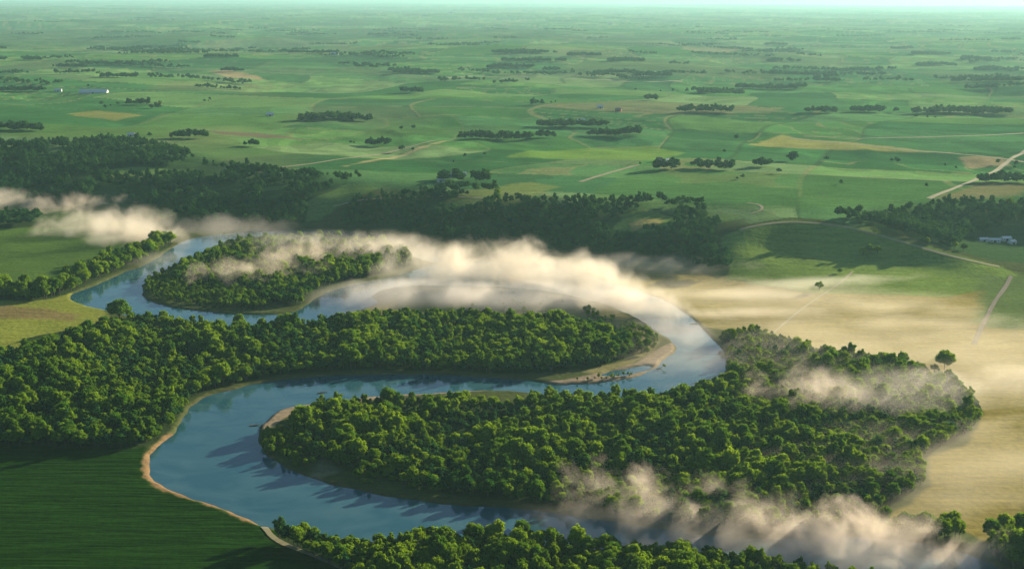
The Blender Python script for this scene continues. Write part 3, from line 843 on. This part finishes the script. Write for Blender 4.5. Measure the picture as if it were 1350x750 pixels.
for i, k in enumerate(('near peninsula', 'middle peninsula', 'south bank', 'island')):
    p = fill(WOOD_P[k], 7.0, 760 + i, .25, .3, .62)
    scatter('understory', p, NG_FAR, 7, 'low bushes and saplings growing under the trees of the ' + {'near peninsula': 'near peninsula', 'middle peninsula': 'middle peninsula', 'south bank': 'near bank', 'island': 'far island'}[k], 'undergrowth')
# trees that stand alone
LONE = [
 (1080, 384, .85, 3, 'small round tree standing alone in the misty field beside the pale track'),
 (803, 358, .8, 7, 'low spreading tree rising from the mist north of the river'),
 (793, 360, .75, 7, 'middle bush of three rising from the mist north of the river'),
 (777, 363, .6, 3, 'smallest leftmost bush rising from the mist north of the river'),
 (1138, 336, .9, 7, 'low tree at the left of the clump on the shaded hillside'),
 (1147, 335, .95, 3, 'round tree in the middle of the clump on the shaded hillside'),
 (1157, 334, .8, 4, 'small round tree at the right of the clump on the shaded hillside'),
 (1107, 360, .55, 7, 'tiny bush beside the track below the hillside clump'),
 (1153, 309, .6, 4, 'small tree standing on the hill crest above the clump'),
 (1222, 322, .75, 4, 'small tree leaning over the crest track left of the sheds'),
 (1258, 328, .7, 3, 'left tree of the pair behind the crest near the sheds'),
 (1270, 331, .8, 4, 'right tree of the pair behind the crest near the sheds'),
 (1245, 488, 1.05, 2, 'broad tree standing out from the right end of the peninsula wood'),
 (1232, 492, .7, 4, 'small round tree beside the broad one at the wood end'),
 (158, 428, 1.5, 2, 'very large tree beside the golden field at the river bend'),
 (656, 263, 1.0, 5, 'tall tree above the centre bluff edge'),
 (211, 142, 1.1, 5, 'tall dark tree beside the block of trees on the far left upland'),
 (198, 604, .0, 5, ''),
 (876, 484, .32, 7, 'small bush at the water edge of the gravel bar'),
 (1329, 277, 1.0, 6, 'tall tree standing above the ravine wood near the farmhouse'),
]
for px, py, s, kk, lab in LONE:
    if s <= 0: continue
    x, y, z = at_ground(px, py)
    add_tree((x, y, z - .1), s, kk, random.uniform(0, 6), 1.0, lab)

# ------------------------------------------------------------------ copses of the upland
COPSES = [
 (-20,60,121,'dark row of trees left of the silver pond'), (166,196,139,'square block of dark trees left of the far farm'), (198,212,144,'low clump of trees under the tall dark tree'),
 (-30,58,174,'long dark belt of trees at the left edge above the bluff'), (-30,22,196,'dark wood at the left edge beside the bare patch'), (394,490,161,'dark wood with a long row on the left upland'),
 (224,272,183,'row of trees beside the road on the left upland'), (184,200,181,'tiny clump of trees beside the white shed'), (322,341,194,'lone flat clump in the pale field on the left'),
 (77,114,90,'thin grove far on the left plain'), (134,181,103,'dark oblong grove on the left plain'), (146,188,67,'pale grove far on the left plain'),
 (270,314,77,'grove above the tan field'), (290,320,95,'grove inside the tan field'), (0,56,80,'thin belt at the far left of the plain'), (380,445,71,'long thin grove left of centre on the plain'),
 (520,580,98,'long dark grove in the middle left of the plain'), (525,556,123,'small grove above the contour strips'), (642,706,91,'dark wood in the middle of the plain'),
 (663,746,82,'long belt behind the dark middle wood'), (650,734,71,'thin belt farther behind the middle wood'), (716,738,94,'small grove right of the middle wood'),
 (782,839,98,'dark grove right of the middle of the plain'), (832,884,102,'grove with a white farmhouse on the plain'), (749,792,75,'thin grove above the middle wood'),
 (804,858,82,'thin dark belt above the white farmhouse'), (606,702,185,'long dark hedge wood in the centre of the upland'), (708,737,183,'tree clump at the right end of the hedge wood'),
 (690,800,168,'hilltop grove around the white farm'), (766,842,179,'thin scattered row right of the hedge wood'), (522,644,241,'dark shelter belt with white farm buildings'),
 (863,970,225,'dark wood beside the white house in the green field'), (850,866,133,'small clump beside the dirt road'), (994,1018,221,'scattered trees right of the white house wood'),
 (1007,1032,229,'low shrubs below the scattered trees'), (1045,1060,214,'small square clump on the right upland'), (1085,1093,213,'tiny round clump on the right upland'),
 (962,1062,117,'broad dark wood on the right of the plain'), (1017,1102,99,'long dark belt behind the broad right wood'), (1072,1108,108,'grove at the right end of the broad wood'),
 (927,982,125,'dark grove below left of the broad right wood'), (896,966,149,'sloping dark grove on the right upland'), (1124,1184,149,'row with one big tree on the right upland'),
 (1206,1334,151,'long pale hedge row on the right upland'), (1058,1104,150,'loose row of round trees on the right upland'), (1210,1262,88,'dark grove far right on the plain'),
 (1270,1304,80,'grey grove far right on the plain'), (1287,1360,94,'dark belt at the right edge of the plain'), (1110,1146,94,'small belt right of the long dark belt'),
 (1156,1181,93,'row of separate trees on the right plain'), (1254,1360,109,'faint long belt at the right edge'), (1294,1370,242,'dark straight row above the ravine wood'),
 (1012,1055,82,'thin dark grove on the hazy right plain'), (1008,1038,60,'small hazy grove on the right plain'), (1173,1203,65,'small grey grove on the hazy right plain'),
 (1212,1252,73,'grey grove above the far right grove'), (1272,1314,118,'row of dark dots at the right of the plain'), (450,472,158,'end clump of the dark left row'),
 (1320,1345,53,'tiny hazy grove under the right horizon'), (480,515,193,'row of four small trees beside the pale road'), (700,715,139,'pair of tiny clumps on the pale field'),
]
far_pts = []
for i, (xa, xb, yb, lab) in enumerate(COPSES):
    g = np.random.default_rng(900 + i)
    A = np.array(at_ground(xa, yb)[:2]); B = np.array(at_ground(xb, yb)[:2])
    L_ = np.linalg.norm(B - A); dep = min(90, 16 + L_ * .16)
    n = int(max(5, L_ / 5.5 * max(1.3, dep / 9)))
    if n > 600: n = 600
    t = g.random(n); sidew = g.random(n)
    n_ = np.array([-(B - A)[1], (B - A)[0]]) / (L_ + 1e-9)
    if n_[1] < 0: n_ = -n_
    taper = np.sin(np.clip(t, .02, .98) * math.pi) ** .5
    gaps = fbm(t * L_ / 50, t * 0 + i, i, 2) > .22
    P = A + (B - A) * t[:, None] + n_ * (sidew * dep * taper)[:, None]
    P = P[gaps]
    if len(P) == 0: P = A[None] * .5 + B[None] * .5
    z = height(P[:, 0], P[:, 1])
    sc_ = g.uniform(.65, 1.15, len(P))
    scatter('copse', np.stack([P[:, 0], P[:, 1], z - .3, sc_, g.integers(0, 1000, len(P)), g.uniform(0, 6.28, len(P)), g.uniform(.8, 1.1, len(P))], 1), NG_FAR, 7, lab, 'copse', 'copses scattered over the plain')
# countless small groves out to the horizon
g = np.random.default_rng(4242); pts = []
for k in range(230):
    py = 9 + 110 * g.random() ** 2.2; px = g.uniform(-60, 1410)
    x, y = at(px, py, 46)
    L_ = g.uniform(40, 260) * (1 + .00008 * y); rz = g.normal() * .35; n = int(L_ / 5) + 3
    if y > 25000: continue
    t = g.uniform(-.5, .5, n); s2 = g.normal(size=n) * (6 + L_ * .03)
    X = x + t * L_ * math.cos(rz) - s2 * math.sin(rz); Y = y + t * L_ * math.sin(rz) + s2 * math.cos(rz)
    sc_ = g.uniform(.6, 1.15, n)
    pts.append(np.stack([X, Y, height(X, Y) - .3, sc_, g.integers(0, 1000, n), g.uniform(0, 6.28, n), g.uniform(.8, 1.1, n)], 1))
for k in range(40):
    py = 100 + 160 * g.random(); px = g.uniform(-60, 1410)
    if py > 195 + .05 * px: continue
    x, y = at(px, py, 46)
    n = g.integers(1, 4); X = x + g.normal(size=n) * 14; Y = y + g.normal(size=n) * 14
    pts.append(np.stack([X, Y, height(X, Y) - .3, g.uniform(.35, .8, n), g.integers(0, 1000, n), g.uniform(0, 6.28, n), np.ones(n)], 1))
scatter('far_woodland', np.concatenate(pts), NG_FAR, 7, 'countless small groves fading towards the horizon')
print('copses', round(time.time() - T0, 1))

# ------------------------------------------------------------------ farm buildings
def box(a, b):
    (x0, y0, z0), (x1, y1, z1) = a, b
    v = [(x0,y0,z0),(x1,y0,z0),(x1,y1,z0),(x0,y1,z0),(x0,y0,z1),(x1,y0,z1),(x1,y1,z1),(x0,y1,z1)]
    f = [(0,3,2,1),(4,5,6,7),(0,1,5,4),(1,2,6,5),(2,3,7,6),(3,0,4,7)]
    return v, f
def building(name, px, py, L_, W_, Hh, rz, wall, roof, label, cat, door=True):
    x, y, z = at_ground(px, py); L_, W_, Hh = L_ * .75, W_ * .75, Hh * .85
    t = empty(name, (x, y, z - .05), rz); tag(t, label, cat)
    l, w = L_ / 2, W_ / 2; rh = W_ * .32
    v = [(-l,-w,-1.5),(l,-w,-1.5),(l,w,-1.5),(-l,w,-1.5),(-l,-w,Hh),(l,-w,Hh),(l,w,Hh),(-l,w,Hh),(-l,0,Hh+rh),(l,0,Hh+rh)]
    f = [(0,1,5,4),(1,2,6,9,5),(2,3,7,6),(3,0,4,8,7)]
    mesh_obj('wall', v, f, wall, t)
    e = .5; o = .25
    def pitch(sg):
        a = [(-l-e, sg*(w+e), Hh-.32*e*1.2+.06),(l+e, sg*(w+e), Hh-.32*e*1.2+.06),(l+e,0,Hh+rh+.12),(-l-e,0,Hh+rh+.12)]
        return a + [(p[0], p[1], p[2]+o) for p in a]
    V = pitch(-1) + pitch(1); F = []
    for k in (0, 8):
        F += [(k,k+1,k+2,k+3),(k+4,k+5,k+6,k+7),(k,k+1,k+5,k+4),(k+1,k+2,k+6,k+5),(k+3,k,k+4,k+7)]
    mesh_obj('roof', V, F, roof, t)
    dv, df = box((-1.6,-w-.12,-.2),(1.6,-w-.01,min(Hh-.4,3.0)))
    mesh_obj('door', dv, df, M_DARK, t)
    for sx in (-.6, .6):
        wv, wf = box((l*sx-.7,-w-.1,1.2),(l*sx+.7,-w-.01,2.3))
        mesh_obj('window', wv, wf, M_DARK, t)
    return t
B = [
 ('metal_shed',1296,318,15,8,3.2,.2,M_WHITE,M_METAL,'leftmost low pale shed in the shaded ravine behind the hill','shed'),
 ('metal_shed',1311,319,18,8,3.4,-.1,M_WHITE,M_METAL,'long pale shed in the middle of the ravine group','shed'),
 ('metal_shed',1326,317,16,9,3.6,.15,M_WHITE,M_METAL,'pale shed right of the long one in the ravine group','shed'),
 ('metal_shed',1334,321,12,8,3.2,.5,M_METAL,M_METAL,'small grey shed in front at the right of the ravine group','shed'),
 ('farmhouse',1347,272,14,9,5,.3,M_WHITE,M_GREYROOF,'white farmhouse above the ravine wood at the right edge','house'),
 ('farmhouse',869,213,12,9,5,.1,M_WHITE,M_GREYROOF,'white house at the left end of the green field wood','house'),
 ('barn',882,215,16,11,5,.4,M_WHITE,M_METAL,'white barn right of the house in the green field wood','barn'),
 ('farmhouse',581,240,13,9,4.6,.2,M_WHITE,M_METAL,'small white farmhouse in front of the dark shelter belt','house'),
 ('barn',599,234,18,11,5,-.1,M_WHITE,M_METAL,'white barn behind the shelter belt trees','barn'),
 ('barn',610,233,14,10,5,.3,M_WHITE,M_METAL,'right hand white barn of the shelter belt farm','barn'),
 ('farmhouse',749,162,15,10,6,.1,M_WHITE,M_METAL,'white farmhouse on the hilltop among the grove','house'),
 ('barn',766,162,22,12,6,.2,M_WHITE,M_METAL,'large white barn on the hilltop right of the farmhouse','barn'),
 ('barn',173,180,16,10,5,.1,M_WHITE,M_METAL,'white shed beside the road on the left upland','shed'),
 ('barn',77,121,24,12,6,.1,M_WHITE,M_METAL,'white barn left of the long silver roof','barn'),
 ('greenhouse',124,123,95,26,4,.02,M_WHITE,M_METAL,'very long low building with silver white roof on the left plain','greenhouse'),
 ('farmhouse',791,143,18,10,6,.1,M_WHITE,M_METAL,'lone white house beside the pale dirt road','house'),
 ('barn',815,147,18,12,6,-.2,M_REDWALL,M_GREYROOF,'dull red barn right of the lone white house','barn'),
 ('barn',848,100,24,12,7,.1,M_WHITE,M_METAL,'white barn left in the grove on the plain','barn'),
 ('farmhouse',862,98,20,12,7,.2,M_WHITE,M_METAL,'white farmhouse right in the grove on the plain','house'),
 ('barn',356,153,20,12,5,.2,M_WHITE,M_METAL,'small white barn left of the long left row of trees','barn'),
 ('barn',441,73,40,20,8,.1,M_WHITE,M_METAL,'pale speck of a barn far out on the left plain','barn'),
 ('barn',804,33,60,30,14,.1,M_WHITE,M_METAL,'white speck of a barn close under the horizon','barn'),
 ('barn',595,18,80,40,20,.1,M_WHITE,M_METAL,'tiny white building farthest out near the horizon','barn'),
]
for b in B: building(*b)

# ------------------------------------------------------------------ driftwood in the river
def driftwood(px, py, L_, rz, label):
    x, y = at(px, py, WATER_Z)
    bm = bmesh.new(); g = random.Random(px)
    def log(a, b, r0, r1):
        a, b = Vector(a), Vector(b); d = (b - a).normalized(); t = d.cross(Vector((0, 0, 1))).normalized(); w = d.cross(t); rings = []
        for k in range(5):
            p = a.lerp(b, k / 4) + w * g.uniform(-.15, .15); r_ = r0 + (r1 - r0) * k / 4
            rings.append([bm.verts.new(p + (t * math.cos(i * math.pi / 3) + w * math.sin(i * math.pi / 3)) * r_) for i in range(6)])
        for k in range(4):
            for i in range(6): bm.faces.new((rings[k][i], rings[k][(i + 1) % 6], rings[k + 1][(i + 1) % 6], rings[k + 1][i]))
        bm.faces.new(rings[0]); bm.faces.new(rings[-1])
    log((-L_ / 2, 0, .1), (L_ / 2, .4, .7), .55, .2)
    for k in range(4):
        q = -L_ * .1 + k * L_ * .14
        log((q, .1, .4), (q + g.uniform(.5, 2), g.uniform(-2.4, 2.4), g.uniform(.8, 2.4)), .16, .04)
    me = bpy.data.meshes.new('driftwood'); bm.to_mesh(me); bm.free(); me.materials.append(M_WOOD)
    o = bpy.data.objects.new('driftwood', me); C.objects.link(o); o.location = (x, y, WATER_Z); o.rotation_euler = (0, 0, rz)
    tag(o, label, 'driftwood')
driftwood(337, 561, 9, .1, 'dead snag lying in the river west of the peninsula tip')
driftwood(425, 518, 8, .4, 'dark snag in the channel north of the sand bar')
driftwood(917, 427, 11, .1, 'pair of logs stranded in the wide river bend')
driftwood(452, 391, 14, .2, 'dark log in the pale misty reach left of the bar')
driftwood(869, 486, 5, .5, 'brushy log beside the gravel bar')

# ------------------------------------------------------------------ mist banks
MM = {
 'thick': mist_material('river_mist_thick', .024, .030, .50, 3.4, detail=8, aniso=.2, col=(.87, .80, .70)),
 'puff': mist_material('river_mist_puff', .021, .042, .70, 4.6, detail=8, aniso=.25, col=(.90, .79, .68)),
 'meadow': mist_material('meadow_mist', .020, .020, .30, 2.0, detail=5),
 'thin': mist_material('river_mist_thin', .008, .026, .45, 3.0, detail=6),
 'veil': mist_material('ground_mist_veil', .0060, .012, .35, 2.6, col=(1, .92, .78), stretch=((1, 3.2, 3), R(-12))),
 'streak': mist_material('ground_mist_streak', .014, .016, .50, 2.8, stretch=((1, 4, 3), R(-22))),
}
_sv, _sf = ico(3)
_mist_me = {}
def mist(px, py, lx, ly, lz, rz, kind, label, zc=4):
    if kind not in _mist_me:
        me = bpy.data.meshes.new('mist_bank'); me.from_pydata([tuple(v) for v in _sv], [], [tuple(int(i) for i in f) for f in _sf]); me.materials.append(MM[kind]); _mist_me[kind] = me
    x, y, z = at_ground(px, py)
    o = bpy.data.objects.new('mist_bank', _mist_me[kind]); C.objects.link(o)
    o.location = (x, y, z + zc); o.rotation_euler = (0, 0, R(rz)); o.scale = (lx, ly, lz)
    tag(o, label, 'mist', None, 'stuff')
mist(590, 368, 105, 65, 46, 10, 'thick', 'dense cream mist bank at the left over the far channel')
mist(665, 366, 105, 62, 52, -4, 'thick', 'tallest cream mist bank over the far channel')
mist(735, 374, 100, 58, 46, -14, 'thick', 'cream mist bank right of the tallest one over the far channel')
mist(790, 388, 95, 52, 36, -30, 'thick', 'cream mist bank sloping down to the wide bend')
mist(845, 410, 85, 44, 24, -42, 'thick', 'low cream mist sliding over the river bend')
mist(890, 440, 65, 30, 14, -50, 'thin', 'thin mist wisp over the water by the gravel bar')
mist(560, 398, 150, 50, 22, 0, 'meadow', 'thin veil of mist over the bar meadow at left')
mist(700, 402, 160, 50, 22, -4, 'meadow', 'thin veil of mist over the bar meadow at right')
mist(505, 340, 100, 55, 34, 6, 'thick', 'cream mist bank over the right end of the island')
mist(420, 350, 95, 60, 38, 10, 'puff', 'ragged mist over the middle of the island')
mist(340, 372, 90, 48, 40, 15, 'puff', 'ragged mist over the shaded left part of the island')
mist(395, 330, 120, 60, 26, 5, 'thin', 'thin mist drifting over the back of the island')
mist(480, 385, 70, 30, 12, 15, 'thin', 'thin mist over the narrow reach below the island')
mist(180, 318, 85, 62, 50, 10, 'thick', 'bright mist bank over the upstream bend at left')
mist(120, 306, 110, 52, 32, 10, 'thick', 'long low mist left of the upstream bend')
mist(90, 276, 120, 50, 26, 5, 'puff', 'ragged band of mist under the left bluff')
mist(0, 272, 85, 50, 32, 0, 'thick', 'small bright mist at the far left edge')
mist(300, 308, 110, 45, 26, 0, 'thin', 'faint mist along the foot of the left bluff')
mist(215, 345, 60, 28, 12, 40, 'thin', 'faint mist on the water of the upstream reach')
mist(850, 356, 230, 60, 16, -6, 'thin', 'broad thin mist at the foot of the centre bluff')
mist(790, 668, 44, 34, 34, 20, 'puff', 'curling mist puff against the peninsula trees')
mist(865, 676, 55, 36, 30, 0, 'puff', 'largest mist puff over the lower river')
mist(945, 704, 70, 30, 22, -10, 'puff', 'mist lying on the lower river beyond the near wood')
mist(1030, 708, 65, 38, 32, 0, 'puff', 'mist puff rising at the south tip of the peninsula wood')
mist(1115, 722, 75, 38, 26, 0, 'puff', 'mist over the lower river towards the right')
mist(1190, 724, 65, 32, 20, 0, 'puff', 'mist around the scrub of the lower right shore')
mist(1270, 735, 50, 26, 15, 0, 'puff', 'mist around the trees in the lower right corner')
mist(900, 700, 110, 40, 18, -8, 'thin', 'thin connecting mist over the lower river bend')
mist(1080, 735, 150, 40, 14, -6, 'thin', 'thin mist film on the lower river')
mist(1062, 538, 62, 42, 26, 0, 'puff', 'mist puff caught in the middle of the peninsula wood', 14)
mist(1165, 535, 110, 60, 16, 0, 'thin', 'faint mist in the right part of the peninsula wood', 12)
mist(1090, 376, 150, 26, 8, 14, 'streak', 'long bright mist streak crossing the misty field')
mist(960, 392, 130, 30, 9, 4, 'streak', 'bright mist streak left in the field above the bend')
mist(985, 418, 110, 26, 6, 4, 'streak', 'lower mist streak in the field above the peninsula wood')
mist(1340, 506, 120, 45, 14, 20, 'thin', 'bright drifting mist at the right edge of the tan field')
mist(1210, 470, 330, 190, 14, 0, 'veil', 'broad veil of ground mist over the right hand fields')
mist(1290, 620, 200, 110, 12, 10, 'veil', 'ground mist over the tan field at lower right')
mist(1010, 400, 260, 110, 12, -5, 'veil', 'veil of ground mist below the hill')

# ------------------------------------------------------------------ haze
def build_haze():
    E = 64000.0; top = 330.0; bot = -45.0
    v, f = box((-E, -E, bot), (E, E, top))
    m, nt, ns, L = new_mat('morning_haze')
    out = ns.new('ShaderNodeOutputMaterial'); p = ns.new('ShaderNodeVolumePrincipled')
    p.inputs['Color'].default_value = (.34, .62, .67, 1); p.inputs['Density'].default_value = 3.7e-5; p.inputs['Anisotropy'].default_value = .25
    L.new(p.outputs[0], out.inputs['Volume'])
    o = mesh_obj('haze', v, f, m); tag(o, 'pale bluish morning haze over the whole valley and plain', 'haze', None, 'stuff')
build_haze()

# ------------------------------------------------------------------ light
SUN_AZ, SUN_EL = R(50), R(15)       # azimuth from +Y towards +X
world = bpy.data.worlds.new('World'); scene.world = world; world.use_nodes = True
nt = world.node_tree; nt.nodes.clear()
sky = nt.nodes.new('ShaderNodeTexSky'); sky.sky_type = 'NISHITA'; sky.sun_disc = False
sky.sun_elevation = SUN_EL; sky.sun_rotation = SUN_AZ; sky.altitude = 300; sky.air_density = 1.0; sky.dust_density = 1.5; sky.ozone_density = 3.0
bg = nt.nodes.new('ShaderNodeBackground'); bg.inputs['Strength'].default_value = .05
wo = nt.nodes.new('ShaderNodeOutputWorld'); nt.links.new(sky.outputs[0], bg.inputs[0]); nt.links.new(bg.outputs[0], wo.inputs[0])
sd = bpy.data.lights.new('sun', 'SUN'); sd.energy = 5.0; sd.angle = R(.6); sd.color = (1.0, .86, .61)
so = bpy.data.objects.new('sun', sd); C.objects.link(so)
dirv = Vector((math.sin(SUN_AZ) * math.cos(SUN_EL), math.cos(SUN_AZ) * math.cos(SUN_EL), math.sin(SUN_EL)))
so.rotation_euler = dirv.to_track_quat('Z', 'Y').to_euler(); so.location = (800, 600, 900)

# ------------------------------------------------------------------ camera
cd = bpy.data.cameras.new('camera'); cd.sensor_width = 36; cd.sensor_fit = 'HORIZONTAL'; cd.lens = 36 * FPX / 1350
cd.clip_start = 1; cd.clip_end = 200000
co = bpy.data.objects.new('camera', cd); C.objects.link(co)
Mx = Matrix(((_r[0], _u[0], -_f[0], 0), (_r[1], _u[1], -_f[1], 0), (_r[2], _u[2], -_f[2], CAM_H), (0, 0, 0, 1)))
co.matrix_world = Mx
scene.camera = co

scene.render.engine = 'CYCLES'
cy = scene.cycles
cy.use_denoising = True; cy.max_bounces = 5; cy.diffuse_bounces = 2; cy.glossy_bounces = 2; cy.transmission_bounces = 3; cy.transparent_max_bounces = 6
cy.volume_bounces = 3; cy.volume_max_steps = 256; cy.volume_step_rate = .5
scene.view_settings.view_transform = 'Standard'; scene.view_settings.look = 'None'
scene.view_settings.exposure = 1.6; scene.view_settings.gamma = 1.0
print('script done', round(time.time() - T0, 1))
